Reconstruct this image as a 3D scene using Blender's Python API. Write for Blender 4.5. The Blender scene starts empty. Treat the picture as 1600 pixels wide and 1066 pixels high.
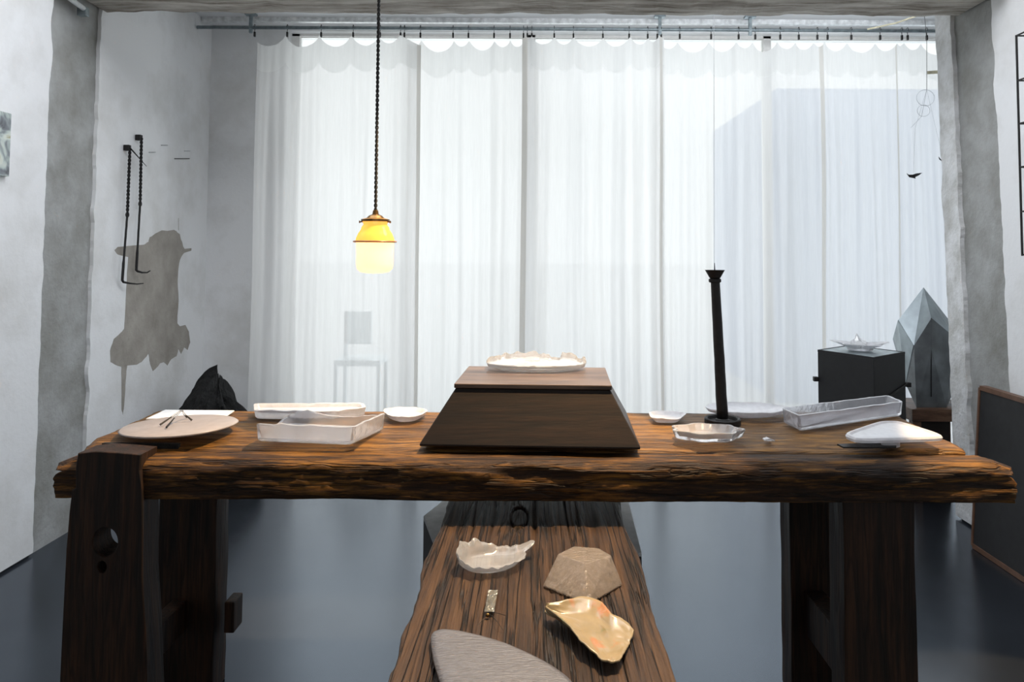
import bpy, math, random
from mathutils import Vector, Matrix, noise
random.seed(7)
D = bpy.data
COL = bpy.context.scene.collection
SC = bpy.context.scene

# ---------------------------------------------------------------- camera
F_PX = 1150.0; CX, CY = 835.0, 339.0
PITCH = math.radians(2.8); ROLL = math.radians(0.3)
CAM = Vector((0, 0, 1.3))
cam_d = D.cameras.new('camera'); cam = D.objects.new('camera', cam_d); COL.objects.link(cam)
cam_d.sensor_width = 36; cam_d.lens = F_PX / 1600 * 36
cam_d.shift_x = -(CX - 800) / 1600; cam_d.shift_y = -(533 - CY) / 1600
cam_d.clip_start = 0.05; cam_d.clip_end = 200
ROT = Matrix.Rotation(math.radians(90) + PITCH, 3, 'X') @ Matrix.Rotation(ROLL, 3, 'Z')
cam.matrix_world = Matrix.Translation(CAM) @ ROT.to_4x4()
SC.camera = cam

# ---------------------------------------------------------------- world, exposure, lights
SC.view_settings.view_transform = 'Standard'
SC.view_settings.look = 'None'
SC.view_settings.gamma = 1
SC.view_settings.use_curve_mapping = False
SC.view_settings.exposure = 0.3
w = D.worlds.new('sky'); SC.world = w; w.use_nodes = True
bg = w.node_tree.nodes['Background']
bg.inputs['Color'].default_value = (0.975, 0.98, 1.0, 1)
bg.inputs['Strength'].default_value = .93

def lamp(name, kind, loc, target, energy, color, **kw):
    l = D.lights.new(name, kind); l.energy = energy; l.color = color
    for k, v in kw.items(): setattr(l, k, v)
    o = D.objects.new(name, l); COL.objects.link(o); o.location = loc
    d = Vector(target) - Vector(loc)
    o.rotation_euler = d.to_track_quat('-Z', 'Y').to_euler()
    return o
lamp('fill_behind_beam', 'AREA', (0.3, 3.68, 2.68), (0.1, 4.7, 2.45), 9, (0.92, 0.95, 1.0), shape='RECTANGLE', size=4.0, size_y=0.10)  # added fill out of view, brightens the back wall and bay ceiling
WARM = (1.0, 0.70, 0.38)
# daylight through the shop window
lamp('daylight_street', 'AREA', (0.6, 5.7, 1.45), (0.6, 0, 1.2), 62, (0.94, 0.965, 1.0), shape='RECTANGLE', size=5.6, size_y=2.9)
lamp('fill_rear', 'AREA', (0.5, -1.45, 1.9), (0.2, 3, 1.6), 1.5, (0.90, 0.94, 1.0), shape='RECTANGLE', size=3.2, size_y=1.7)  # added soft fill from behind the camera, no known source
lamp('fill_overhead', 'AREA', (0.0, 2.45, 2.93), (0.0, 2.45, 0), 58, (0.92, 0.95, 1.0), shape='RECTANGLE', size=3.4, size_y=1.0)  # added overhead fill to lift the white walls, not a room fixture
# ceiling spots over the workbench
lamp('spot_bench', 'SPOT', (0.35, 1.92, 2.72), (-0.27, 1.74, 0.75), 330, WARM, spot_size=math.radians(49), spot_blend=0.18, shadow_soft_size=0.02)
lamp('spot_table_end', 'SPOT', (1.55, 1.80, 2.72), (1.40, 1.84, 0.7), 390, WARM, spot_size=math.radians(27), spot_blend=0.15, shadow_soft_size=0.02)

# ---------------------------------------------------------------- helpers
def ray(px, py):
    return ROT @ Vector(((px - CX) / F_PX, -(py - CY) / F_PX, -1.0))
def on_z(px, py, z):
    d = ray(px, py); return CAM + d * ((z - CAM.z) / d.z)
def on_y(px, py, y):
    d = ray(px, py); return CAM + d * (y / d.y)
def on_x(px, py, x):
    d = ray(px, py); return CAM + d * (x / d.x)

def n1(x, y=0.0, z=0.0): return noise.noise(Vector((x, y, z)))
def fbm(x, y=0.0, z=0.0, o=4):
    s = 0; a = 1; f = 1
    for _ in range(o): s += a * noise.noise(Vector((x * f, y * f, z * f))); a *= .5; f *= 2.1
    return s

def tag(o, label=None, cat=None, group=None, kind=None):
    if label: o['label'] = label
    if cat: o['category'] = cat
    if group: o['group'] = group
    if kind: o['kind'] = kind
    return o
def thing(name, loc, label, cat, group=None):
    o = D.objects.new(name, None); COL.objects.link(o); o.location = loc
    o.empty_display_size = .05
    return tag(o, label, cat, group)

class G:
    """collects vertices and faces for ONE mesh"""
    def __init__(s): s.v = []; s.f = []; s.m = []
    def add(s, vs, fs, mi=0):
        b = len(s.v); s.v += [tuple(p) for p in vs]
        s.f += [tuple(i + b for i in f) for f in fs]; s.m += [mi] * len(fs)
        return s
    def gridbox(s, nx, ny, nz, fn, mi=0):
        idx = {}; vs = []; fs = []
        def vid(i, j, k):
            if (i, j, k) not in idx:
                idx[(i, j, k)] = len(vs); vs.append(fn(i / nx, j / ny, k / nz))
            return idx[(i, j, k)]
        for i in range(nx):
            for j in range(ny):
                fs.append((vid(i, j, 0), vid(i, j + 1, 0), vid(i + 1, j + 1, 0), vid(i + 1, j, 0)))
                fs.append((vid(i, j, nz), vid(i + 1, j, nz), vid(i + 1, j + 1, nz), vid(i, j + 1, nz)))
        for i in range(nx):
            for k in range(nz):
                fs.append((vid(i, 0, k), vid(i + 1, 0, k), vid(i + 1, 0, k + 1), vid(i, 0, k + 1)))
                fs.append((vid(i, ny, k), vid(i, ny, k + 1), vid(i + 1, ny, k + 1), vid(i + 1, ny, k)))
        for j in range(ny):
            for k in range(nz):
                fs.append((vid(0, j, k), vid(0, j, k + 1), vid(0, j + 1, k + 1), vid(0, j + 1, k)))
                fs.append((vid(nx, j, k), vid(nx, j + 1, k), vid(nx, j + 1, k + 1), vid(nx, j, k + 1)))
        return s.add(vs, fs, mi)
    def box(s, a, b, mi=0, n=(1, 1, 1)):
        a = Vector(a); b = Vector(b)
        return s.gridbox(*n, lambda u, v, w_: (a.x + (b.x - a.x) * u, a.y + (b.y - a.y) * v, a.z + (b.z - a.z) * w_), mi)
    def loft(s, rings, c0=True, c1=True, mi=0):
        n = len(rings[0]); vs = [p for r in rings for p in r]; fs = []
        for a in range(len(rings) - 1):
            for i in range(n):
                j = (i + 1) % n
                fs.append((a * n + i, a * n + j, (a + 1) * n + j, (a + 1) * n + i))
        if c0: fs.append(tuple(reversed(range(n))))
        if c1: fs.append(tuple(range((len(rings) - 1) * n, len(rings) * n)))
        return s.add(vs, fs, mi)
    def lathe(s, c, prof, n=32, mi=0, warp=None):
        rings = []
        for r, z in prof:
            rg = []
            for i in range(n):
                a = 2 * math.pi * i / n
                p = Vector((c[0] + r * math.cos(a), c[1] + r * math.sin(a), c[2] + z))
                if warp: p = warp(p, a)
                rg.append(p)
            rings.append(rg)
        return s.loft(rings, True, True, mi)
    def tube(s, pts, r, n=8, mi=0):
        pts = [Vector(p) for p in pts]; rings = []; prev = None
        for i, p in enumerate(pts):
            t = (pts[min(i + 1, len(pts) - 1)] - pts[max(i - 1, 0)]).normalized()
            if prev is None:
                up = Vector((0, 0, 1)) if abs(t.z) < .9 else Vector((1, 0, 0))
                prev = t.cross(up).normalized()
            prev = (prev - t * prev.dot(t)).normalized(); q = t.cross(prev)
            rr = r[i] if isinstance(r, (list, tuple)) else r
            rings.append([p + (prev * math.cos(2 * math.pi * k / n) + q * math.sin(2 * math.pi * k / n)) * rr for k in range(n)])
        return s.loft(rings, True, True, mi)
    def out(s, name, mats, parent=None, smooth=False, origin=None, bevel=0, subsurf=0):
        if not isinstance(mats, (list, tuple)): mats = [mats]
        if parent is not None: org = Vector(ORG(parent))
        elif origin is not None: org = Vector(origin)
        else:
            xs = [p[0] for p in s.v]; ys = [p[1] for p in s.v]; zs = [p[2] for p in s.v]
            org = Vector(((min(xs) + max(xs)) / 2, (min(ys) + max(ys)) / 2, min(zs)))
        me = D.meshes.new(name)
        me.from_pydata([tuple(Vector(p) - org) for p in s.v], [], s.f)
        for m in mats: me.materials.append(m)
        for p, mi in zip(me.polygons, s.m): p.material_index = mi; p.use_smooth = smooth
        me.validate(); me.update()
        o = D.objects.new(name, me); COL.objects.link(o)
        if parent is not None: o.parent = parent
        else: o.location = org
        if bevel:
            b = o.modifiers.new('bevel', 'BEVEL'); b.width = bevel; b.segments = 2; b.limit_method = 'ANGLE'
        if subsurf:
            b = o.modifiers.new('sub', 'SUBSURF'); b.levels = subsurf; b.render_levels = subsurf
        return o
def ORG(o):
    l = Vector(o.location)
    while o.parent is not None:
        o = o.parent; l += Vector(o.location)
    return l

def edge_ring(corners, n, rnd=0.12):
    """closed ring of points along a polygon with softly rounded corners"""
    pts = []; m = len(corners)
    for i in range(m):
        a = Vector(corners[i]); b = Vector(corners[(i + 1) % m])
        for k in range(n): pts.append(a.lerp(b, k / n))
    for _ in range(int(rnd * 10)):
        pts = [(pts[i - 1] + pts[i] * 2 + pts[(i + 1) % len(pts)]) / 4 for i in range(len(pts))]
    return pts
def inset(ring, d):
    c = sum(ring, Vector()) / len(ring); out = []
    if len(ring) == 80: return [c + (p - c) * (1 - d / .13) for p in ring]
    n = len(ring)
    for i in range(n):
        t = (ring[(i + 1) % n] - ring[i - 1]); t.z = 0
        nn = Vector((-t.y, t.x, 0)).normalized()
        if nn.dot(c - ring[i]) < 0: nn = -nn
        out.append(ring[i] + nn * d)
    return out
def up(ring, h):
    return [Vector((p.x, p.y, p.z + (h(i / len(ring), p) if callable(h) else h))) for i, p in enumerate(ring)]

# ---------------------------------------------------------------- materials
def mat(name):
    m = D.materials.new(name); m.use_nodes = True
    nt = m.node_tree; b = nt.nodes['Principled BSDF']
    return m, nt, b
def N(nt, t, **kw):
    n = nt.nodes.new(t)
    for k, v in kw.items():
        if k in n.inputs: n.inputs[k].default_value = v
        else: setattr(n, k, v)
    return n
def ramp(nt, stops):
    r = nt.nodes.new('ShaderNodeValToRGB'); e = r.color_ramp.elements
    while len(e) > 1: e.remove(e[-1])
    for i, (p, c) in enumerate(stops):
        el = e[0] if i == 0 else e.new(p)
        el.position = p; el.color = (*c, 1)
    return r
def coords(nt, scale, rot=(0, 0, 0)):
    t = nt.nodes.new('ShaderNodeTexCoord'); m = nt.nodes.new('ShaderNodeMapping')
    m.inputs['Scale'].default_value = scale; m.inputs['Rotation'].default_value = rot
    nt.links.new(t.outputs['Object'], m.inputs['Vector']); return m.outputs['Vector']
def bump(nt, b, h, s, d=0.01):
    n = N(nt, 'ShaderNodeBump', Strength=s, Distance=d)
    nt.links.new(h, n.inputs['Height']); nt.links.new(n.outputs['Normal'], b.inputs['Normal'])
def rgb(h):
    c = [int(h[i:i + 2], 16) / 255 for i in (0, 2, 4)]
    return tuple(x / 12.92 if x <= .04045 else ((x + .055) / 1.055) ** 2.4 for x in c)

def plain(name, c, rough=.6, metal=0, spec=.5, nscale=30, var=.25, bmp=.2, dist=.003):
    m, nt, b = mat(name)
    v = coords(nt, (1, 1, 1)); n = N(nt, 'ShaderNodeTexNoise', Scale=nscale, Detail=6)
    nt.links.new(v, n.inputs['Vector'])
    r = ramp(nt, [(.3, tuple(x * (1 - var) for x in c)), (.7, tuple(min(1, x * (1 + var)) for x in c))])
    nt.links.new(n.outputs['Fac'], r.inputs[0]); nt.links.new(r.outputs[0], b.inputs['Base Color'])
    b.inputs['Roughness'].default_value = rough; b.inputs['Metallic'].default_value = metal
    b.inputs['Specular IOR Level'].default_value = spec
    if bmp: bump(nt, b, n.outputs['Fac'], bmp, dist)
    return m
def wood(name, dark, mid, light, scale, rough=.6, spec=.4, bs=.6, bd=.006, fine=1.0, crack=.0):
    """scale: small along the grain, large across"""
    m, nt, b = mat(name)
    v = coords(nt, scale)
    n = N(nt, 'ShaderNodeTexNoise', Scale=1.0, Detail=10, Roughness=.65, Distortion=.6)
    nt.links.new(v, n.inputs['Vector'])
    v2 = coords(nt, tuple(x * 3.2 * fine for x in scale))
    n2 = N(nt, 'ShaderNodeTexNoise', Scale=1.0, Detail=6, Roughness=.7, Distortion=.3)
    nt.links.new(v2, n2.inputs['Vector'])
    v3 = coords(nt, (2.2, 2.2, 2.2)); n3 = N(nt, 'ShaderNodeTexNoise', Scale=1.6, Detail=5)
    nt.links.new(v3, n3.inputs['Vector'])
    a = N(nt, 'ShaderNodeMath', operation='MULTIPLY'); nt.links.new(n.outputs['Fac'], a.inputs[0]); a.inputs[1].default_value = .55
    a2 = N(nt, 'ShaderNodeMath', operation='MULTIPLY_ADD'); nt.links.new(n2.outputs['Fac'], a2.inputs[0]); a2.inputs[1].default_value = .35; nt.links.new(a.outputs[0], a2.inputs[2])
    a3 = N(nt, 'ShaderNodeMath', operation='MULTIPLY_ADD'); nt.links.new(n3.outputs['Fac'], a3.inputs[0]); a3.inputs[1].default_value = .25; nt.links.new(a2.outputs[0], a3.inputs[2])
    r = ramp(nt, [(.44, dark), (.56, mid), (.70, light)])
    nt.links.new(a3.outputs[0], r.inputs[0])
    v4 = coords(nt, tuple(x * .75 for x in scale)); n4 = N(nt, 'ShaderNodeTexNoise', Scale=1.0, Detail=3, Roughness=.5, Distortion=.4); nt.links.new(v4, n4.inputs['Vector'])
    s4 = N(nt, 'ShaderNodeMath', operation='SUBTRACT'); nt.links.new(n4.outputs['Fac'], s4.inputs[0]); s4.inputs[1].default_value = .5
    b4 = N(nt, 'ShaderNodeMath', operation='ABSOLUTE'); nt.links.new(s4.outputs[0], b4.inputs[0])
    r4 = ramp(nt, [(0, (1 - crack,) * 3), (.012, (1 - crack * .7,) * 3), (.035, (1, 1, 1))]); nt.links.new(b4.outputs[0], r4.inputs[0])
    mm = N(nt, 'ShaderNodeMixRGB', blend_type='MULTIPLY'); mm.inputs[0].default_value = 1
    nt.links.new(r.outputs[0], mm.inputs[1]); nt.links.new(r4.outputs[0], mm.inputs[2]); nt.links.new(mm.outputs[0], b.inputs['Base Color'])
    a5 = N(nt, 'ShaderNodeMath', operation='MULTIPLY'); nt.links.new(a2.outputs[0], a5.inputs[0]); nt.links.new(r4.outputs[0], a5.inputs[1])
    b.inputs['Roughness'].default_value = rough; b.inputs['Specular IOR Level'].default_value = spec
    bump(nt, b, a5.outputs[0], bs, bd)
    return m
def plaster(name, c, c2, bs=.25, rough=.85, scale=5.0, dirt=.62):
    m, nt, b = mat(name)
    v = coords(nt, (1, 1, 1))
    n = N(nt, 'ShaderNodeTexNoise', Scale=scale, Detail=8, Roughness=.6); nt.links.new(v, n.inputs['Vector'])
    n2 = N(nt, 'ShaderNodeTexNoise', Scale=45.0, Detail=6); nt.links.new(v, n2.inputs['Vector'])
    r = ramp(nt, [(.30, c2), (dirt, c)]); nt.links.new(n.outputs['Fac'], r.inputs[0])
    nt.links.new(r.outputs[0], b.inputs['Base Color'])
    b.inputs['Roughness'].default_value = rough; b.inputs['Specular IOR Level'].default_value = .2
    ad = N(nt, 'ShaderNodeMath', operation='ADD'); nt.links.new(n.outputs['Fac'], ad.inputs[0]); nt.links.new(n2.outputs['Fac'], ad.inputs[1])
    bump(nt, b, ad.outputs[0], bs, .008)
    return m
def frosted(name, c=(.90, .90, .93), rough=.28, trans=.55, nscale=60, bs=.25, ior=1.4, streak=None):
    m, nt, b = mat(name)
    v = coords(nt, streak or (1, 1, 1)); n = N(nt, 'ShaderNodeTexNoise', Scale=nscale, Detail=5); nt.links.new(v, n.inputs['Vector'])
    r = ramp(nt, [(.25, tuple(x * .82 for x in c)), (.65, c)])
    nt.links.new(n.outputs['Fac'], r.inputs[0]); nt.links.new(r.outputs[0], b.inputs['Base Color'])
    b.inputs['Roughness'].default_value = rough; b.inputs['Transmission Weight'].default_value = trans
    b.inputs['IOR'].default_value = ior; b.inputs['Specular IOR Level'].default_value = .6
    bump(nt, b, n.outputs['Fac'], bs, .004)
    return m

M = {}
M['darkwall'] = plain('dark_brown_wall', (.05, .045, .04), .9)
M['wall'] = plaster('white_plaster', (.80, .81, .82), (.66, .66, .65), bs=.18, scale=3, dirt=.55)
M['wall_rough'] = plaster('rough_white_plaster', (.74, .75, .76), (.48, .48, .46), bs=.6, scale=9)
M['concrete'] = plaster('grey_concrete', (.42, .43, .43), (.24, .24, .22), bs=.5, scale=5, dirt=.7)
M['ceiling'] = plaster('white_ceiling', (.82, .83, .85), (.78, .79, .80), bs=.05)
M['beam'] = wood('weathered_beam', (.10, .075, .05), (.36, .33, .29), (.62, .59, .54), (1.6, 16, 16), rough=.9, bs=.8, bd=.01)
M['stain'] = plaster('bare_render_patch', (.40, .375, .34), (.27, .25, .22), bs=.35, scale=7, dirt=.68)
M['table'] = wood('old_workbench_wood', (.010, .005, .002), (.095, .042, .009), (.30, .145, .028), (4.0, 60, 60), rough=.5, spec=.3, bs=1.0, bd=.006, crack=.55)
M['table_shaded'] = wood('shaded_workbench_wood', (.004, .002, .001), (.030, .012, .0028), (.21, .092, .012), (4.0, 56, 56), rough=.6, spec=.25, bs=1.0, bd=.007, crack=.65)  # darker copy of the table wood; front-face shade put into the colour
M['leg'] = wood('workbench_leg_wood', (.004, .0025, .0015), (.016, .0065, .0026), (.050, .020, .007), (34, 34, 2.2), rough=.65, spec=.3, bs=.6, bd=.004, crack=.5)
M['bench'] = wood('bench_plank_wood', (.003, .002, .001), (.034, .016, .007), (.085, .043, .018), (48, 1.8, 48), rough=.55, spec=.4, bs=1.0, bd=.012, crack=.92)
M['plinth'] = wood('dark_plinth_wood', (.004, .003, .0025), (.009, .005, .003), (.022, .011, .006), (2.0, 30, 30), rough=.5, spec=.35, bs=.35, bd=.003)
M['plinth_top'] = wood('worn_plinth_top', (.02, .012, .008), (.07, .042, .028), (.15, .10, .07), (2.0, 30, 30), rough=.4, spec=.5, bs=.4, bd=.003)
M['stool'] = wood('stool_wood', (.03, .015, .009), (.09, .045, .026), (.18, .10, .06), (3, 20, 20), rough=.5)
M['char'] = plain('charred_wood', (.006, .006, .006), .9, bmp=1, dist=.02, nscale=25)
M['iron'] = plain('black_iron', (.012, .011, .011), .55, metal=.3, bmp=.5, nscale=80)
M['black'] = plain('black_paint', (.008, .008, .009), .6, bmp=.1)
M['darkboard'] = plain('black_board', (.012, .012, .013), .7, bmp=.1)
M['brownedge'] = plain('brown_edge', (.12, .06, .035), .5)
M['frost'] = frosted('frosted_glass')
M['ice'] = frosted('ripple_ice_glass', c=(.90, .91, .95), rough=.16, trans=.78, nscale=35, bs=.7)
M['clear'] = frosted('clear_cast_glass', c=(.94, .95, .95), rough=.08, trans=.93, nscale=18, bs=.3)
M['haze'] = frosted('hazy_clear_glass', c=(.93, .94, .96), rough=.15, trans=.82, nscale=25, bs=.35, ior=1.3)
M['pink'] = frosted('pinkish_plate_glass', c=(.47, .43, .43), rough=.35, trans=.35, nscale=40)
M['poly'] = frosted('scratched_cast_glass', c=(.58, .49, .40), rough=.18, trans=.78, nscale=40, bs=1.0, streak=(3, 3, .5))
M['haired'] = frosted('brushed_fibre_glass', c=(.085, .078, .082), rough=.4, trans=.2, nscale=45, bs=1.0, streak=(1.2, 6, 1))
_h = M['haired'].node_tree.nodes['Principled BSDF']; _h.inputs['Specular IOR Level'].default_value = .25
M['paper'] = plain('white_paper', (.78, .77, .75), .8, var=.05, bmp=.05)
M['brass'] = plain('aged_brass', (.16, .09, .03), .35, metal=.9, bmp=.1)
M['steel'] = plain('galvanised_steel', (.28, .33, .35), .4, metal=.7)
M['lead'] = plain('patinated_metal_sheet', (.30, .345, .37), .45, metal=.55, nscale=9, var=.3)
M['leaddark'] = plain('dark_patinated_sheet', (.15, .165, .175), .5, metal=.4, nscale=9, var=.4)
M['lighttop'] = plain('pale_top', (.42, .43, .44), .5, var=.15)
M['foil'] = plain('crumpled_silver', (.30, .29, .25), .3, metal=.8, bmp=1, nscale=60)
M['thread'] = plain('dark_thread', (.05, .05, .05), .8, bmp=0)
M['wire'] = plain('fine_wire', (.35, .36, .38), .4, metal=.5, bmp=0)
M['cord'] = plain('black_braided_cord', (.010, .009, .008), .8, nscale=300)
M['tape'] = plain('beige_tape', (.45, .42, .30), .6, bmp=0)
M['white_metal'] = plain('white_conduit', (.75, .77, .78), .35, bmp=0)

# floor: dark, polished, brushed
m, nt, b = mat('dark_polished_floor')
v = coords(nt, (1, 1, 1)); n = N(nt, 'ShaderNodeTexNoise', Scale=1.6, Detail=8); nt.links.new(v, n.inputs['Vector'])
r = ramp(nt, [(.3, (.008, .009, .011)), (.7, (.020, .023, .028))]); nt.links.new(n.outputs['Fac'], r.inputs[0]); nt.links.new(r.outputs[0], b.inputs['Base Color'])
n2 = N(nt, 'ShaderNodeTexNoise', Scale=5.0, Detail=9, Roughness=.65); nt.links.new(v, n2.inputs['Vector'])
r2 = ramp(nt, [(.25, (.20,) * 3), (.75, (.28,) * 3)]); nt.links.new(n2.outputs['Fac'], r2.inputs[0]); nt.links.new(r2.outputs[0], b.inputs['Roughness'])
b.inputs['Specular IOR Level'].default_value = .6; b.inputs['IOR'].default_value = 1.9
b.inputs['Specular Tint'].default_value = (.62, .78, 1.0, 1)
bump(nt, b, n2.outputs['Fac'], .03, .01)
M['floor'] = m

def cloth(name, col, trans_col, see, tr):
    m = D.materials.new(name); m.use_nodes = True; nt = m.node_tree; nt.nodes.clear()
    o = nt.nodes.new('ShaderNodeOutputMaterial')
    v = coords(nt, (160, 160, 8)); n = N(nt, 'ShaderNodeTexNoise', Scale=1.0, Detail=4); nt.links.new(v, n.inputs['Vector'])
    rr = ramp(nt, [(.3, tuple(x * .93 for x in trans_col)), (.7, trans_col)]); nt.links.new(n.outputs['Fac'], rr.inputs[0])
    d = N(nt, 'ShaderNodeBsdfDiffuse', Color=(*col, 1)); t = nt.nodes.new('ShaderNodeBsdfTranslucent')
    nt.links.new(rr.outputs[0], t.inputs['Color'])
    x = N(nt, 'ShaderNodeBsdfTransparent', Color=(1, 1, 1, 1))
    a = nt.nodes.new('ShaderNodeMixShader'); a.inputs[0].default_value = tr
    nt.links.new(d.outputs[0], a.inputs[1]); nt.links.new(t.outputs[0], a.inputs[2])
    c = nt.nodes.new('ShaderNodeMixShader'); c.inputs[0].default_value = see
    nt.links.new(a.outputs[0], c.inputs[1]); nt.links.new(x.outputs[0], c.inputs[2])
    nt.links.new(c.outputs[0], o.inputs['Surface'])
    return m
M['curtain'] = cloth('sheer_white_voile', (.86, .86, .86), (.95, .94, .93), .26, .62)
M['hem'] = cloth('doubled_voile_hem', (.84, .84, .83), (.86, .86, .85), .13, .60)
M['sidehem'] = cloth('beige_side_hem', (.74, .72, .68), (.72, .70, .66), .05, .50)

def shade_mat(name, c, e):
    m = D.materials.new(name); m.use_nodes = True; nt = m.node_tree; nt.nodes.clear()
    o = nt.nodes.new('ShaderNodeOutputMaterial')
    t = N(nt, 'ShaderNodeBsdfTranslucent', Color=(*c, 1)); d = N(nt, 'ShaderNodeBsdfDiffuse', Color=(*c, 1))
    g = N(nt, 'ShaderNodeBsdfGlossy', Roughness=.15); em = N(nt, 'ShaderNodeEmission', Color=(*c, 1), Strength=e)
    v = coords(nt, (1, 1, 1)); n = N(nt, 'ShaderNodeTexNoise', Scale=9.0, Detail=2); nt.links.new(v, n.inputs['Vector'])
    ms = nt.nodes.new('ShaderNodeMath'); ms.operation = 'MULTIPLY_ADD'; ms.inputs[1].default_value = e * .5; ms.inputs[2].default_value = e * .75
    nt.links.new(n.outputs['Fac'], ms.inputs[0]); nt.links.new(ms.outputs[0], em.inputs['Strength'])
    a = nt.nodes.new('ShaderNodeMixShader'); a.inputs[0].default_value = .5
    nt.links.new(t.outputs[0], a.inputs[1]); nt.links.new(d.outputs[0], a.inputs[2])
    fz = nt.nodes.new('ShaderNodeMixShader'); fz.inputs[0].default_value = .05
    nt.links.new(a.outputs[0], fz.inputs[1]); nt.links.new(g.outputs[0], fz.inputs[2])
    ad = nt.nodes.new('ShaderNodeAddShader'); nt.links.new(fz.outputs[0], ad.inputs[0]); nt.links.new(em.outputs[0], ad.inputs[1])
    nt.links.new(ad.outputs[0], o.inputs['Surface'])
    return m
M['amber'] = shade_mat('amber_opal_glass', (1.0, .50, .09), .80)
M['opal'] = shade_mat('warm_opal_glass', (1.0, .76, .36), .90)

# ---------------------------------------------------------------- room
XL, XR = -2.13, 2.10
YB = 4.78; ZC = 2.79; ZCF = 2.95; YR = -1.6
struct = lambda o: tag(o, kind='structure')
g = G(); g.box((-2.6, YR, -.1), (3.6, YB + .25, 0)); struct(g.out('floor', M['floor']))
g = G(); g.box((-2.4, 3.58, ZC), (3.6, YB + .25, ZC + .3)); struct(g.out('ceiling', M['ceiling']))
g = G(); g.box((-2.4, YR, ZCF), (3.6, 3.2, ZCF + .15)); struct(g.out('ceiling_front', M['darkwall']))
def jag(a, s=9, amp=.012): return amp * fbm(a * s, 3.1, 0, 4)
# left wall: concrete core, plaster skins with broken edges
g = G(); g.box((-2.40, YR, 0), (XL - .018, YB + .2, 3.0)); wl = struct(g.out('wall_left', M['concrete']))
def skin(name, x0, x1, y0, y1, z0, z1, parent, j0, j1, m, lean=0.0):
    g = G()
    def fn(u, v, w_):
        z = z0 + (z1 - z0) * w_; a = y0 + (jag(z + y0) if j0 else 0); b = y1 + (jag(z + y1, 7) if j1 else 0)
        if j1: b += lean * (z - 1.3)
        if j0: a += lean * (z - 1.3)
        return (x0 + (x1 - x0) * u, a + (b - a) * v, z)
    g.gridbox(1, 2, 160, fn); return g.out(name, m, parent)
skin('plaster', XL - .03, XL, YR + .02, 3.20, 0.012, 2.97, wl, False, True, M['wall'])
skin('plaster', XL - .03, XL, 3.56, YB, 0.012, ZC, wl, True, False, M['wall'])
g = G(); g.gridbox(1, 1, 20, lambda u, v, w_: (XR + .018 + (2.36 - XR - .018) * u, YR + (3.75 + .036 * (3 * w_ - 1.3) - YR) * v, 3 * w_)); wr = struct(g.out('wall_right', M['concrete']))
skin('plaster', XR + .03, XR, YR + .02, 3.30, 0.012, 2.97, wr, False, True, M['wall'], .036)
skin('plaster', XR + .03, XR - .004, 3.62, 3.76, 0.012, 2.9, wr, True, True, M['wall_rough'], .036)
# weathered beam between the two pillars
g = G()
def fn(u, v, w_):
    x = XL + (XR - XL) * u; y = 3.16 + .44 * v + (.012 * fbm(x * 4, v, 1) if v in (0, 1) else 0)
    z = 2.485 - .01 * (1 - w_) * fbm(x * 5, y * 3, 2) + (.5) * w_
    return (x, y, z)
g.gridbox(200, 5, 3, fn); o = g.out('trim_1', M['beam']); struct(o)
# rear wall with an opening made for the added rear fill
g = G(); g.box((-2.4, YR - .2, 0), (-1.2, YR, 3.1)); g.box((2.2, YR - .2, 0), (3.6, YR, 3.1)); g.box((-1.2, YR - .2, 0), (2.2, YR, 1.0)); g.box((-1.2, YR - .2, 2.8), (2.2, YR, 3.1))
struct(g.out('wall_rear', M['darkwall']))
# window wall: strip above, blind corner at left, side wall of the bay at right
XW0, XW1 = -1.62, 3.05; ZW = 2.75
g = G(); g.box((-2.13, YB, 0), (XW0, YB + .2, ZC)); g.box((XW0, YB, ZW), (XW1, YB + .2, ZC)); g.box((XW1, YB, 0), (3.5, YB + .2, ZC))
struct(g.out('wall_back', M['wall']))
g = G(); g.box((3.2, 3.6, 0), (3.5, YB, ZC)); g.box((2.36, 3.3, 0), (3.2, 3.62, ZC)); struct(g.out('wall_bay', M['wall']))
# window frame
wf = G()
zf = 0.0
for x in (XW0, -0.05, 1.52, XW1 - .05): wf.box((x, YB + .06, 0), (x + .05, YB + .12, ZW))
for z, hh_ in ((0.0, .05), (ZW - .015, .015)): wf.box((XW0, YB + .06, z), (XW1, YB + .12, z + hh_))
win = struct(wf.out('window_1', M['paper']))
gm, nt, b = mat('window_glass'); nt.nodes.clear()
oo = nt.nodes.new('ShaderNodeOutputMaterial'); tt = N(nt, 'ShaderNodeBsdfTransparent', Color=(.96, .98, .97, 1)); gg = N(nt, 'ShaderNodeBsdfGlossy', Roughness=.02)
fr = N(nt, 'ShaderNodeFresnel', IOR=1.3); mx = nt.nodes.new('ShaderNodeMixShader')
nt.links.new(fr.outputs[0], mx.inputs[0]); nt.links.new(tt.outputs[0], mx.inputs[1]); nt.links.new(gg.outputs[0], mx.inputs[2]); nt.links.new(mx.outputs[0], oo.inputs[0])
for a, c in ((XW0 + .05, -.05), (0.0, 1.52), (1.57, XW1 - .05)):
    gg_ = G(); gg_.box((a, YB + .085, .05), (c, YB + .095, ZW - .015)); gg_.out('glass', gm, win)

# street side
g = G(); g.box((-60, YB + .3, -.12), (60, 90, -.02)); struct(g.out('street_ground', plain('street_paving', (.84, .84, .84), .8)))
g = G(); g.box((2.19, 6.6, -.02), (7.5, 9, 2.80))
o = tag(g.out('building', plain('pale_facade', (.42, .50, .68), .8, var=.05)), 'pale blue grey block seen faintly through the right of the curtain', 'building')

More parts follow.
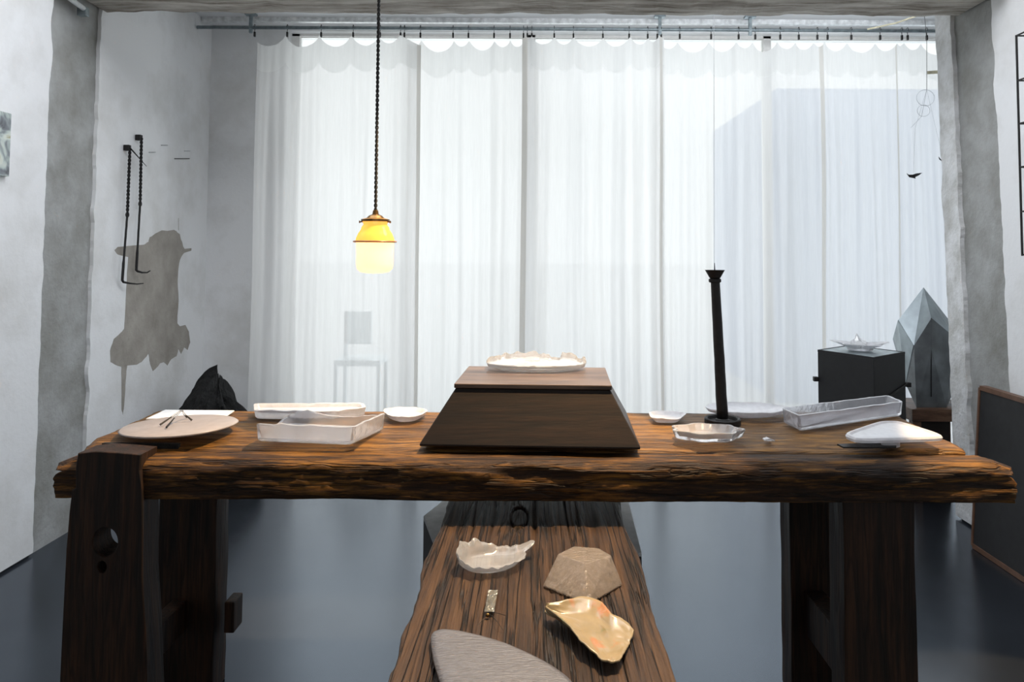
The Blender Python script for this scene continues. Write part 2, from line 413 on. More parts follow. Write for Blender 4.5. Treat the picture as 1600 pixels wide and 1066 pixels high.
# bare patch on the left wall
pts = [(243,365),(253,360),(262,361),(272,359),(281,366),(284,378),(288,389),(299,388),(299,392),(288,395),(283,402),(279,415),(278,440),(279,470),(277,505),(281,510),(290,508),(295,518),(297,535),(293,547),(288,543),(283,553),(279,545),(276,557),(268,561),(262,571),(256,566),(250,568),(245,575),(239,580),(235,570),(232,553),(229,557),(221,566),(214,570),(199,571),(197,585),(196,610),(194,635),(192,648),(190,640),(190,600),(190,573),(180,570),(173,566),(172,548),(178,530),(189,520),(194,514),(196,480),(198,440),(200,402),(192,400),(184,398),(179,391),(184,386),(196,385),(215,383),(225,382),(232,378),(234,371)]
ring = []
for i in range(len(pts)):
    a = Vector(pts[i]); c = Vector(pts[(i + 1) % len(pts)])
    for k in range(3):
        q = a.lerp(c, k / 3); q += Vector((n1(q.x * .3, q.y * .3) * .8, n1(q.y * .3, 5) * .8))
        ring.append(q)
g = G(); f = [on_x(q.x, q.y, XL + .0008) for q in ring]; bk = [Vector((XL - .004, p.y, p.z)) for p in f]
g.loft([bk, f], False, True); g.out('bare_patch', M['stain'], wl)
for (a, c, e) in ((272, 352, 358),):   # thin dribble
    g = G(); g.tube([on_x(279, 341, XL + .001), on_x(279, 360, XL + .001)], .0015, 6); g.out('dribble', M['stain'], wl)
# pencil-like pins and marks on the wall
for x0, y0, x1 in ((233, 238, 243), (252, 227, 262), (288, 236, 297)):
    g = G(); g.tube([on_x(x0, y0, XL + .004), on_x(x1, y0, XL + .004)], .002, 6)
    tag(g.out('wall_pin', M['wire']), {233: 'thin short metal pin stuck in left wall, lowest of the short ones, nearest the hooks', 252: 'thin short metal pin in left wall, highest of the row', 288: 'thin short metal pin in left wall, nearest the corner'}[x0], 'pin', 'short metal pins on left wall')
g = G(); g.tube([on_x(273, 248, XL + .004), on_x(296, 248, XL + .004)], .0025, 6)
tag(g.out('wall_pin', M['iron']), 'longest metal pin on the left wall, below the short pins', 'pin')

# ---------------------------------------------------------------- curtain rail and curtains
YC = 4.55
def zrow(px, py): return on_y(px, py, YC)
rail = thing('curtain_rail', (0, YC, 2.70), 'grey metal curtain rail running under the ceiling above the white curtains', 'curtain rail')
p0 = on_y(322, 39, YC); p1 = on_y(1500, 45, YC); zr = 2.702
g = G(); g.tube([(-2.12, YC, zr), (3.15, YC, zr)], .011, 12); g.out('pole', M['steel'], rail, smooth=True)
g = G(); g.box((-2.12, YC + .06, ZC - .03), (3.15, YC + .09, ZC)); g.out('track', M['white_metal'], rail)
for px in (392, 1031, 1172):
    x = on_y(px, 42, YC).x
    g = G(); g.box((x - .035, YC - .02, ZC - .012), (x + .035, YC + .02, ZC)); g.box((x - .010, YC - .01, zr - .035), (x + .010, YC + .01, ZC - .01))
    g.out('bracket', M['steel'], rail, bevel=.003)

def curtain(label, hooks, x0, x1, seed, yoff=0.0, bandx=(), fold=.040):
    """hooks: x in metres; cloth hangs from them"""
    t = thing('curtain', ((x0 + x1) / 2, YC, 0.02), label, 'curtain', )
    hk = sorted(hooks); ztop = 2.648
    nx = int((x1 - x0) / .0085); nz = 46; g = G(); vs = []; fs = []; mi = []
    for i in range(nx + 1):
        x = x0 + (x1 - x0) * i / nx
        lo = max([h for h in hk if h <= x], default=None); hi = min([h for h in hk if h >= x], default=None)
        if lo is None: sag = min(.06, (hi - x) * .5)
        elif hi is None: sag = min(.06, (x - lo) * .5)
        elif hi == lo: sag = 0
        else:
            wd = hi - lo; q = (x - lo) / wd; sag = (4 * q * (1 - q)) ** .7 * min(.095, .30 * wd + .014)
        for k in range(nz + 1):
            w_ = k / nz; z = (ztop - sag) * (1 - w_) + .025 * w_
            amp = fold * (.35 + .65 * min(1, w_ * 3))
            y = YC + yoff + amp * (1.1 * math.sin(x * 24 + seed + 1.6 * n1(x * 2.1, w_ * 1.1, seed)) * (.4 + .8 * abs(n1(x * 1.3, seed, w_ * .3) + .3))
                 + .9 * n1(x * 9, w_ * 1.2, seed) + .5 * n1(x * 30, w_ * 1.2, seed + 4))
            if hi is not None and lo is not None and w_ < .12: y += (1 - w_ / .12) * .010 * math.sin(math.pi * ((x - lo) / max(hi - lo, 1e-3)))
            xx = x + .018 * n1(x * 3, w_ * 2.0, seed + 9) * w_
            vs.append((xx, y, z))
    for i in range(nx):
        x = x0 + (x1 - x0) * (i + .5) / nx
        side = any(abs(x - bx) < bw for bx, bw in bandx)
        for k in range(nz):
            fs.append((i * (nz + 1) + k, (i + 1) * (nz + 1) + k, (i + 1) * (nz + 1) + k + 1, i * (nz + 1) + k + 1))
            mi.append(2 if side else (1 if k < 3 else 0))
    g.v = vs; g.f = fs; g.m = mi
    g.out('cloth', [M['curtain'], M['hem'], M['sidehem']], t, smooth=True)
    for h in hk:
        g = G()
        g.tube([(h, YC + .012 * math.cos(a) , zr + .004 + .016 * math.sin(a)) for a in [math.radians(d) for d in range(-90, 200, 24)]], .0018, 6)
        g.tube([(h, YC, zr - .012), (h, YC, zr - .030)], .002, 6)
        g.box((h - .005, YC - .006, zr - .058), (h + .005, YC + .006, zr - .028))
        g.out('hook', M['iron'], t)
    return t
HX = lambda *a: [on_y(p, 50, YC).x for p in a]
cx = lambda p: on_y(p, 400, YC).x
curtain('sheer white curtain, leftmost, partly over the blank grey wall', HX(398, 449, 502, 552, 594, 626), cx(398), cx(655), 1.0, -.04, [(cx(652), .012)])
curtain('sheer white curtain behind the pendant lamp, second from the left', HX(632, 657, 708, 732, 772, 797, 818), cx(628), cx(840), 2.3, .06, [(cx(632), .010), (cx(836), .014)])
curtain('sheer white curtain behind the dark plinth, third from the left', HX(824, 831, 866, 896, 942, 983, 1012, 1027), cx(814), cx(1036), 3.7, -.04, [(cx(819), .018), (cx(1032), .008)])
curtain('widest sheer white curtain, rightmost, behind the iron candle stand', HX(1033, 1062, 1111, 1154, 1180, 1219, 1248, 1277, 1293, 1330, 1375, 1409, 1418, 1448, 1500), cx(1024), cx(1540), 5.1, .06, [(cx(1027), .006), (cx(1293), .010), (cx(1414), .004)])

# things standing outside behind the cloth
t = thing('patio_chair', on_z(560, 690, .0) + Vector((0, 0, 0)), 'blurred dark chair standing outside behind the left curtains', 'chair')
t.location = (-1.27, 5.35, 0)
g = G(); g.box((-1.40, 5.2, .50), (-1.08, 5.5, .54)); g.out('seat', M['steel'], t)
g = G(); g.box((-1.40, 5.47, .62), (-1.20, 5.50, .86)); g.out('backrest', M['steel'], t)
for x in (-1.39, -1.09):
    for y in (5.21, 5.47):
        g = G(); g.box((x - .012, y, -.02), (x + .012, y + .03, .86 if y > 5.4 and x < -1.2 else .51)); g.out('leg', M['steel'], t)

# ---------------------------------------------------------------- workbench
ZT = .80; YF = 1.85; YK = 2.36
wb = thing('workbench', (0, 2.1, 0), 'long old workbench of rough orange brown timber across the room', 'table')
def rough_slab(x0, x1, y0, y1, z0, z1, nx, ny, nz, seed, rnd=.02, endj=.02, skew=0.0, bulge=.0, amp=.006, nfront=.006):
    z1 -= .0035
    def fn(u, v, w_):
        x = x0 + (x1 - x0) * u; y = y0 + (y1 - y0) * v; z = z0 + (z1 - z0) * w_
        # ends broken
        e = endj * (fbm(y * 9 + seed, z * 22, 1) - .35 * abs(w_ - .6))
        if u < .06: x -= e * (1 - u / .06)
        if u > .94: x += e * (1 - (1 - u) / .06)
        x += skew * (v - .5) * (1 if u > .5 else -1) * abs(2 * u - 1)
        # rounded arris
        dz = (1 - w_) * (z1 - z0); dy = min(v, 1 - v) * (y1 - y0); s = 1 if v < .5 else -1
        if dz < rnd and dy < rnd:
            a = 1 - dz / rnd; c = 1 - dy / rnd; k = max(0, math.hypot(a, c) - 1) * rnd
            z -= k * .75; y += s * k * .6
        dx = min(u, 1 - u) * (x1 - x0)
        if dx < rnd * 1.5 and dz < rnd: z -= (1 - dx / (rnd * 1.5)) * (1 - dz / rnd) * rnd * .6
        big = fbm(x * 2.2, v * 2, seed, 5)
        if w_ > .5: z += amp * .5 * big + amp * .35 * fbm(x * 9, y * 40, seed)
        if v == 0: y += nfront * (fbm(x * 6, z * 26, seed, 5))
        if v < .3 and w_ > .5: z += -.006 * max(0, fbm(x * 3, 7, seed, 4)) * (1 - v / .3)
        if w_ < .3: z += amp * .8 * fbm(x * 5, y * 5, seed + 3, 4)
        return (x, y, z)
    return fn
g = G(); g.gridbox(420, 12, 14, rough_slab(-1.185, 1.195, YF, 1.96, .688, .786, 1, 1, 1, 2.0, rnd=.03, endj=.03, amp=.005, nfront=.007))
g.out('front_plank', M['table_shaded'], wb, smooth=True)
g = G()
def rear(u, v, w_):
    f = rough_slab(-1.19, 1.145, 1.945, YK, .70, ZT, 1, 1, 1, 5.0, rnd=.012, endj=.02, skew=0.02)
    x, y, z = f(u, v, w_)
    z += 0
    if v < .2 and w_ > .5 and x < .98: z -= .016 * (1 - v / .2) * (1 if x < .9 else (.98 - x) / .08)
    return (x, y, z)
g.gridbox(300, 40, 5, rear); g.out('rear_plank', M['table'], wb, smooth=True)
# left front leg: plank with two round holes (a filled curve turned into a mesh)
def holed(name, outline, holes, y0, th, m, parent):
    cu = D.curves.new(name, 'CURVE'); cu.dimensions = '2D'; cu.fill_mode = 'BOTH'; cu.extrude = th / 2; cu.bevel_depth = .003
    def spl(ps):
        s = cu.splines.new('POLY'); s.points.add(len(ps) - 1)
        for q, p in zip(s.points, ps): q.co = (p[0], p[1], 0, 1)
        s.use_cyclic_u = True
    spl(outline)
    for (cx_, cz, rx, rz) in holes:
        spl([(cx_ + rx * math.cos(a), cz + rz * math.sin(a)) for a in [2 * math.pi * i / 32 for i in range(32)]])
    o = D.objects.new(name + '_outline', cu); COL.objects.link(o)
    me = D.meshes.new_from_object(o); COL.objects.unlink(o); D.objects.remove(o)
    gg = G(); gg.v = [(v.co.x, y0 + th / 2 - v.co.z, v.co.y) for v in me.vertices]; gg.f = [tuple(reversed(p.vertices)) for p in me.polygons]; gg.m = [0] * len(gg.f)
    return gg.out(name, m, parent)
YL = 1.838
def fxz(px, py): p = on_y(px, py, YL); return (p.x, p.z)
ol = [fxz(*p) for p in ((124, 710), (150, 707), (185, 709), (219, 712), (217, 735), (221, 765), (222, 830), (221, 900), (226, 980), (229, 1066), (234, 1180))]
ol += [(ol[-1][0], 0.0), (fxz(86, 1180)[0], 0.0)] + [fxz(*p) for p in ((90, 1120), (96, 1066), (100, 980), (106, 860), (111, 800), (115, 767), (121, 764), (121, 730))]
hx, hz = fxz(165, 847); sx, sz = fxz(160, 886)
px1 = 1.84 / 1150
ll = holed('leg', ol, [(hx, hz, 21 * px1, 24 * px1), (sx, sz, 9 * px1, 11 * px1)], YL, .075, M['leg'], wb)
def post(x0, x1, y0, y1, z1, seed, m=None, z0=0, amp=.006, taper=0.0):
    g = G()
    def fn(u, v, w_):
        z = z0 + (z1 - z0) * w_; s = amp * fbm(z * 3, u * 2 + seed, v, 3)
        xx = x0 + (x1 - x0) * u + s + taper * (1 - w_) * (u - .5) * 2
        return (xx, y0 + (y1 - y0) * v + s * .5, z)
    g.gridbox(3, 3, 40, fn); return g.out('leg', m or M['leg'], wb, bevel=.004)
post(-1.105, -.935, 2.22, 2.31, .705, 1, taper=.0)
post(.775, .955, 1.872, 1.965, .69, 2)
post(.762, .93, 2.22, 2.31, .705, 3)
def bar(name, a, b, m, parent, bev=.003):
    g = G(); g.box(a, b, n=(2, 6, 2)); return g.out(name, m, parent, bevel=bev)
bar('stretcher', (-1.06, 1.90, .19), (-1.015, 2.24, .275), M['leg'], wb)
bar('stretcher', (.80, 1.95, .19), (.86, 2.24, .31), M['leg'], wb)
p = on_y(358, 975, 2.20); bar('peg', (p.x - .030, 2.235, p.z - .045), (p.x + .000, 2.30, p.z + .045), M['leg'], wb)
# tie battens let into the top and iron slot
p = on_z(160, 698, ZT); 
g = G(); g.box((-1.13, 1.955, ZT - .02), (-.93, 1.967, ZT - .0045)); g.out('slot', M['char'], wb)

# ---------------------------------------------------------------- bench plank and its support box
ZB = .63
bn = thing('plank_bench', (0, 1.5, 0), 'thick weathered brown plank bench running under the workbench', 'bench')
def fn(u, v, w_):
    y = .72 + 1.5 * v; x0 = -.229 + .012 * fbm(y * 4, 1, 3); x1 = .224 + .008 * fbm(y * 4, 6, 3) + .012 * v
    x = x0 + (x1 - x0) * u; z = ZB - .06 + .06 * w_
    if w_ == 1:
        kx, ky = -.035, 1.90
        ax = x + .022 * math.exp(-((x - kx) ** 2) / .004 - ((y - ky) ** 2) / .01) * (1 if x > kx else -1)
        gr = abs(n1(ax * 26, y * .9, 4)); z -= .0035 * max(0, 1 - gr * 7)
        gr = abs(n1(ax * 55 + 9, y * 1.3, 8)); z -= .0018 * max(0, 1 - gr * 5)
        z -= .010 * math.exp(-((x - .005) / .006) ** 2) * (1 if y > 1.84 else max(0, 1 - (1.84 - y) * 3))
        r_ = math.hypot((x - kx) / .022, (y - ky) / .07); z -= .004 * math.exp(-(r_ - 1) ** 2 / .02)
        z += .001 * fbm(x * 5, y * 3, 2)
        e = min(u, 1 - u) * .45
        if e < .008: z -= .006 * (1 - e / .008) ** 2
    return (x, y, z)
g = G(); g.gridbox(260, 300, 3, fn); g.out('plank', M['bench'], bn, smooth=False)
for x in (-.17, .17):
    g = G(); g.box((x - .03, .80, 0), (x + .03, .87, ZB - .058)); g.out('leg', M['plinth'], bn, bevel=.003)
sb = thing('support_box', (0, 2.0, 0), 'dark box with a pale top under the far end of the plank bench', 'box')
q = [(-.305, 2.09), (-.215, 1.78), (.268, 1.845), (.285, 2.24), (-.26, 2.24)]
g = G(); g.loft([[Vector((x, y, 0)) for x, y in q], [Vector((x, y, ZB - .075)) for x, y in q]]); g.out('body', M['black'], sb, bevel=.003)
g = G(); g.loft([[Vector((x, y, ZB - .074)) for x, y in q], [Vector((x, y, ZB - .064)) for x, y in q]]); g.out('top', M['lighttop'], sb, bevel=.002)

# ---------------------------------------------------------------- dark plinth in the middle of the workbench
def rot2(p, c, a): 
    x, y = p[0] - c[0], p[1] - c[1]
    return Vector((c[0] + x * math.cos(a) - y * math.sin(a), c[1] + x * math.sin(a) + y * math.cos(a), p[2]))
tz = thing('plinth', (0, 2.08, ZT + .002), 'dark stained trapezoid wooden plinth in the middle of the workbench', 'plinth')
A = math.radians(-2.2); PC = (0, 2.1)
def quad(x0, x1, y0, y1, z): return [rot2((x, y, z), PC, A) for x, y in ((x0, y0), (x1, y0), (x1, y1), (x0, y1))]
zb = ZT + .002; h = .150
g = G(); g.loft([quad(-.285, .280, 1.905, 2.335, zb), quad(-.285, .280, 1.905, 2.335, zb + .006), quad(-.202, .208, 1.972, 2.265, zb + h - .012)]); g.out('body', M['plinth'], tz, bevel=.003)
g = G(); g.loft([quad(-.206, .212, 1.966, 2.271, zb + h - .012), quad(-.206, .212, 1.966, 2.271, zb + h)]); g.out('lid', M['plinth_top'], tz, bevel=.002)
ZP = zb + h

# broken clear dish on the plinth
c = on_z(838, 577, ZP)
g = G(); n = 120; rx, ry = .150, .085
def dring(s, z, jagf=0, dx=0):
    out = []
    for i in range(n):
        a = 2 * math.pi * i / n; j = 0
        if jagf:
            j = .018 * max(0, math.sin(a)) ** .5 * (1 + 1.2 * fbm(a * 3, 1, 0, 4)) + .003 * fbm(a * 7, 2, 2)
            if 1.0 < a < 1.3 : j *= .25
        out.append(Vector((c.x + (rx * s + dx) * math.cos(a), c.y + (ry * s + dx) * math.sin(a), ZP + z + j)))
    return out
g.loft([dring(.80, .001), dring(.97, .010), dring(1.0, .020, 1), dring(.985, .021, 1), dring(.94, .012), dring(.78, .006)])
tag(g.out('broken_dish', M['haze'], smooth=True, origin=(c.x, c.y, ZP)), 'oval clear glass dish with jagged rim on top of the dark plinth', 'dish')

# ---------------------------------------------------------------- glass on the workbench
def tp(px, py, z=ZT): return on_z(px, py, z)
def tray(name, label, corners, h, wall, m, seed, floor_t=.008, jagm=.003, drops=None, n=14, flare=.004, rnd=.3, z=ZT + .003, cat='dish'):
    ring = edge_ring([tp(*q, z) for q in corners], n, rnd)
    def hh(t, p):
        v = h + jagm * fbm(p.x * 25, p.y * 25, seed, 4)
        if drops:
            for (t0, t1, d) in drops:
                if t0 < t < t1: v += d * math.sin(math.pi * (t - t0) / (t1 - t0)) + abs(d) * .25 * n1(t * 60, seed)
        return v
    r0 = ring; r1 = up(inset(ring, -flare), hh); rb = inset(ring, .004)
    r2 = up(inset(r1, wall), 0); r3 = [Vector((p.x, p.y, z + floor_t)) for p in inset(ring, wall + .003)]
    g = G(); g.loft([rb, up(r0, .004), r1, r2, r3])
    return tag(g.out(name, m, smooth=False, bevel=.001), label, cat)
tray('glass_tray', 'square frosted glass tray with a broken left rim, front left of the workbench', [(399, 690), (549, 696), (602, 671), (452, 664)], .046, .008, M['ice'], 1, drops=[(.70, 1.0, -.028), (.5, .72, -.016)], n=22)
tray('glass_slab', 'long shallow frosted glass slab at the back edge, left of the smaller plate', [(399, 655), (520, 657), (570, 650), (566, 643), (398, 644)], .026, .012, M['frost'], 2, floor_t=.018, drops=None)
tray('small_plate', 'small low frosted plate beside the left slope of the plinth', [(606, 655), (625, 661), (650, 659), (668, 649), (640, 645), (602, 647)], .017, .006, M['frost'], 3, n=8, rnd=1.2, flare=.010)
tray('long_trough', 'long rippled frosted glass trough lying diagonally at the right of the workbench', [(1250, 674), (1410, 650), (1386, 640), (1223, 661)], .044, .008, M['ice'], 4, n=24, jagm=.002)
tray('square_dish', 'small square frosted dish just right of the dark plinth', [(1022, 661), (1058, 662), (1072, 651), (1016, 650)], .014, .006, M['frost'], 5, n=6, flare=.008)
# wavy oval dish in front
c = tp(1105, 687)
def wav(s, z, k=1):
    out = []
    for i in range(96):
        a = 2 * math.pi * i / 96; r_ = 1 + .085 * math.cos(7 * a + .6) * k
        out.append(Vector((c.x + .094 * s * r_ * math.cos(a), c.y + .060 * s * r_ * math.sin(a), ZT + .003 + z)))
    return out
g = G(); g.loft([wav(.72, 0), wav(.92, .006), wav(1.0, .024), wav(.985, .027), wav(.90, .026), wav(.80, .012), wav(.5, .010)])
tag(g.out('wavy_dish', M['haze'], smooth=True), 'clear glass dish with a wavy lobed rim in front of the iron candle stand', 'dish')
# round frosted plate at the back
c = tp(1167, 650)
g = G(); g.lathe((c.x, c.y, ZT + .003), [(.075, 0), (.12, .012), (.128, .022), (.126, .024), (.112, .018), (.05, .012)], 64, warp=lambda p, a: Vector((p.x, c.y + (p.y - c.y) * .62, p.z + .003 * n1(a * 3) if p.z > ZT + .015 else p.z)))
tag(g.out('round_plate', M['frost'], smooth=True), 'white frosted round plate behind the iron candle stand', 'plate')
# triangular footed dish
tri = [(1318, 688), (1476, 692), (1402, 660)]
ring = edge_ring([tp(*q, ZT + .018) for q in ((1340, 694), (1478, 690), (1462, 682), (1405, 664), (1375, 664), (1316, 684))], 10, .6)
td = thing('triangular_dish', tuple(tp(1395, 690)), 'flat milky triangular glass dish on a small foot at the right end', 'dish')
g = G(); g.loft([inset(ring, .012), inset(ring, .002), up(ring, .007), up(inset(ring, .003), .012), up(inset(ring, .010), .013), up(inset(ring, .016), .009)]); g.out('plate', M['frost'], td, bevel=.001)
fr_ = edge_ring([tp(*q, ZT + .001) for q in ((1375, 700), (1408, 700), (1403, 690), (1380, 690))], 6, .3)
g = G(); g.loft([fr_, up(fr_, .019)]); g.out('foot', M['frost'], td)
g = G(); fr_ = [tp(*q, ZT + .003) for q in ((1308, 696), (1318, 701), (1400, 701), (1402, 694))]; g.loft([fr_, up(fr_, .004)])
tag(g.out('metal_strip', M['iron']), 'thin dark metal strip lying in front of the triangular dish', 'strip')
g = G(); c = tp(1203, 690); g.gridbox(6, 4, 2, lambda u, v, w_: (c.x - .014 + .028 * u * (1 - .3 * v), c.y + .018 * v + .003 * n1(u * 4, v), ZT + .001 + .007 * w_ * (1 - abs(u - .5) * 1.2)))
tag(g.out('glass_chip', M['frost']), 'tiny white glass chip between the wavy dish and the metal strip', 'chip')
# pinkish disc at the left with twigs; white sheet behind
c = tp(280, 669, ZT + .014)
g = G(); g.lathe((c.x, c.y, ZT + .006), [(.10, 0), (.150, .006), (.156, .010), (.152, .013), (.06, .012)], 72, warp=lambda p, a: Vector((c.x + (p.x - c.x) * .98 * (1 + .012 * math.sin(5 * a)), c.y + (p.y - c.y) * .84, p.z + (p.x - c.x) * .03 + .004)))
tag(g.out('round_disc', M['pink'], smooth=True), 'thin pinkish grey glass disc near the left end of the workbench', 'plate')
tw = thing('twig_bundle', (c.x + .03, c.y, ZT + .025), 'small tent of glass sticks with dark tips standing on the pinkish disc', 'ornament')
ap = on_y(282, 642, c.y + .03)
for i, (px, py) in enumerate(((250, 664), (260, 668), (300, 657), (292, 652))):
    e = on_z(px, py, ZT + .026); mid = ap.lerp(e, .45)
    g = G(); g.tube([ap + Vector((.002 * i, 0, 0)), mid], .0022, 6); gs = g.out('glass_stick', M['clear'], tw)
    g = G(); g.tube([mid, e], [.0016, .0028], 6); g.out('dark_tip', M['iron'], gs)
g = G(); qq = [tp(*q, ZT + .004) for q in ((228, 656), (350, 654), (366, 643), (258, 642))]; g.loft([qq, up(qq, .003)])
tag(g.out('white_sheet', M['paper']), 'flat white sheet behind the pinkish disc', 'sheet')

# ---------------------------------------------------------------- iron candle stand
c = tp(1129, 665); ct = on_y(1117, 430, c.y)
cs = thing('candle_stand', (c.x, c.y, ZT + .002), 'tall black iron candle stand with a round base and pricket spike', 'candle stand')
z0 = ZT + .002
g = G(); g.lathe((c.x, c.y, z0), [(.050, 0), (.052, .003), (.052, .018), (.049, .021), (.043, .019), (.040, .010), (.022, .010), (.020, .016), (.015, .020), (.006, .020)], 48); g.out('base', M['iron'], cs, smooth=False)
b0 = Vector((c.x, c.y, z0 + .015)); g = G(); g.tube([b0.lerp(ct, k / 12) + Vector((.0012 * n1(k * .7), 0, 0)) for k in range(13)], [.0165 - .0035 * k / 12 for k in range(13)], 14); g.out('shaft', M['iron'], cs, smooth=True)
g = G(); g.lathe((ct.x, ct.y, ct.z - .012), [(.015, -.010), (.018, -.008), (.018, 0), (.014, .002), (.017, .006), (.027, .024), (.029, .027), (.026, .027), (.010, .016)], 32); dp = g.out('drip_pan', M['iron'], cs)
g = G(); g.tube([(ct.x, ct.y, ct.z), (ct.x - .001, ct.y, ct.z + .036)], [.0025, .0008], 8); g.out('spike', M['iron'], dp)
g = G(); pt = on_y(1116, 66, 4.1); pb = on_y(1116, 452, 4.1); g.tube([Vector((pt.x, pt.y, ZC)), pb], .0010, 5)
tag(g.out('hanging_thread', M['wire']), 'fine pale thread hanging straight above the candle stand', 'thread')

# ---------------------------------------------------------------- pendant lamp
YP = 2.1; s = YP / 1150
c = on_y(586, 385, YP)
pl = thing('pendant_lamp', (c.x, c.y, c.z - .08), 'pendant lamp with a glowing amber glass shade on a twisted black cord', 'lamp')
zz = lambda py: on_y(586, py, YP).z - c.z
g = G(); g.lathe(c, [(r_ * s, zz(y)) for r_, y in ((19, 342), (20, 346), (18, 351), (21, 355), (22, 359), (26, 365), (29, 372), (30, 377))], 48); g.f = [f for f in g.f if len(f) == 4]; g.m = g.m[:len(g.f)]
g.out('shade_top', M['amber'], pl, smooth=True)
g = G(); g.lathe(c, [(r_ * s, zz(y)) for r_, y in ((30, 377), (29, 381), (28.5, 395), (28.5, 412), (27, 420), (22, 425), (12, 427), (2, 427.5))], 48); g.f = g.f[1:]; g.m = g.m[1:]
bowl_o = g.out('shade_bowl', M['opal'], pl, smooth=True)
g = G(); g.lathe(c, [(29 * s, zz(379.5)), (33 * s, zz(379)), (34 * s, zz(378)), (33 * s, zz(376.5)), (29 * s, zz(376))], 48); g.out('rim_band', plain('brown_glass_rim', (.30, .13, .05), .3), bowl_o, smooth=True)
g = G(); g.lathe(c, [(22 * s, zz(346.5)), (22 * s, zz(343)), (14 * s, zz(341)), (10 * s, zz(337)), (5 * s, zz(335)), (4 * s, zz(329)), (2 * s, zz(328))], 32); gal = g.out('gallery', M['brass'], pl, smooth=False)
for a in (-.15, 2.2, 3.35):
    g = G(); d = Vector((math.cos(a), math.sin(a), 0)); q0 = Vector((c.x, c.y, c.z + zz(347)))
    g.tube([q0 + d * 17 * s, q0 + d * 23 * s, q0 + d * 23.2 * s, q0 + d * 25 * s], [.0015, .0015, .0035, .0035], 8); g.out('thumb_screw', M['brass'], gal)
g = G(); L = (ZCF - c.z - zz(329)); 
for ph in (0, math.pi):
    g.tube([(c.x + .0026 * math.cos(k * .52 + ph), c.y + .0026 * math.sin(k * .52 + ph), c.z + zz(329) + L * k / 700) for k in range(701)], .0027, 5)
g.out('cord', M['cord'], pl)
bl = lamp('bulb', 'POINT', (c.x, c.y, c.z), (c.x, c.y, 0), 2.6, (1, .66, .3), shadow_soft_size=.022)
g = G(); g.lathe((c.x, c.y, c.z - .03), [(.004, 0), (.016, .008), (.02, .02), (.016, .035), (.009, .05)], 16); g.out('bulb', shade_mat('bulb_glass', (1, .8, .5), 2.5), pl, smooth=True)

# ---------------------------------------------------------------- things on the plank bench
zb = ZB + .002
bp = lambda px, py, z=zb: on_z(px, py, z)
# broken bowl
c = bp(768, 884); ang = math.radians(25)
def bowl(s, z, jg=False, n=110):
    out = []
    for i in range(n):
        a = 2 * math.pi * i / n; x = .072 * s * math.cos(a); y = .050 * s * math.sin(a); zz_ = z
        if jg:
            lift = .002 + .026 * max(0, math.sin(a - .9)) ** 1.2 + .014 * math.exp(-((a - .15) / .22) ** 2)
            k = 1 + .38 * math.exp(-((a - .15) / .22) ** 2) + .06 * n1(a * 4, 3)
            zz_ = z + lift + .008 * fbm(a * 3.1, 2, 7, 4); x *= k; y *= k
        out.append(Vector((c.x + x * math.cos(ang) - y * math.sin(ang), c.y + x * math.sin(ang) + y * math.cos(ang), zb + zz_)))
    return out
g = G(); g.loft([bowl(.72, 0), bowl(.84, .004), bowl(1.0, .014), bowl(1.08, .016, True), bowl(1.055, .0165, True), bowl(.96, .015), bowl(.78, .006), bowl(.4, .005)])
tag(g.out('broken_bowl', M['haze'], smooth=True), 'clear broken glass bowl with a torn rim at the far left of the plank bench', 'bowl')
# faceted block
base = [bp(*q) for q in ((849, 917), (918, 946), (972, 915), (950, 868), (872, 868))]
top = [bp(*q, zb + .052) for q in ((872, 862), (912, 884), (951, 866), (945, 859), (905, 853))]
top = [bp(872, 866, zb + .05), bp(915, 881, zb + .05), bp(955, 868, zb + .05), bp(935, 857, zb + .05), bp(897, 854, zb + .05)]
g = G(); g.loft([base, up(base, .003), top]); tag(g.out('faceted_block', M['poly'], bevel=.0015), 'faceted five-sided cast glass block with scratched sides on the plank bench', 'block')
# folded shell sheet
g = G(); nu, nv = 40, 26; vs = []
FAR = [(852, 966), (880, 962), (905, 953), (923, 951), (940, 961), (955, 977), (975, 982), (991, 992)]
NEAR = [(855, 972), (876, 990), (896, 1010), (915, 1026), (932, 1039), (945, 1047), (957, 1049), (968, 1046)]
def pl2(L, u):
    t = u * (len(L) - 1); k = min(int(t), len(L) - 2); f = t - k
    return (L[k][0] + (L[k + 1][0] - L[k][0]) * f, L[k][1] + (L[k + 1][1] - L[k][1]) * f)
for i in range(nu + 1):
    for j in range(nv + 1):
        u, v = i / nu, j / nv
        # u runs left to right along the long side, v from far to near edge
        far = bp(*pl2(FAR, u), zb)
        near = bp(*pl2(NEAR, u), zb)
        p = far.lerp(near, v)
        e = .004 * fbm(u * 6, v * 6, 3, 4)
        p = p + Vector((e, e * .8, 0))
        hgt = .004 + .016 * (2 * v - 1) ** 2 * (.4 + .6 * math.sin(math.pi * (u * .8 + .15))) + .006 * fbm(u * 2.5, v * 3, 5, 3) + .012 * (1 - u) ** 3
        vs.append(Vector((p.x, p.y, zb + max(.002, hgt))))
fs = []
W = nv + 1; off = len(vs)
for i in range(nu):
    for j in range(nv):
        a = i * W + j; fs.append((a, a + W, a + W + 1, a + 1))
g.add(vs, fs)
m, nt, b = mat('cream_shell_ceramic')
v = coords(nt, (1, 1, 1)); nn = N(nt, 'ShaderNodeTexNoise', Scale=16.0, Detail=5); nt.links.new(v, nn.inputs['Vector'])
r = ramp(nt, [(.30, (.11, .14, .06)), (.40, (.24, .19, .11)), (.58, (.28, .22, .13)), (.66, (.36, .16, .07)), (.74, (.36, .32, .25))])
nt.links.new(nn.outputs['Fac'], r.inputs[0]); nt.links.new(r.outputs[0], b.inputs['Base Color']); b.inputs['Roughness'].default_value = .25
bump(nt, b, nn.outputs['Fac'], .3, .004)
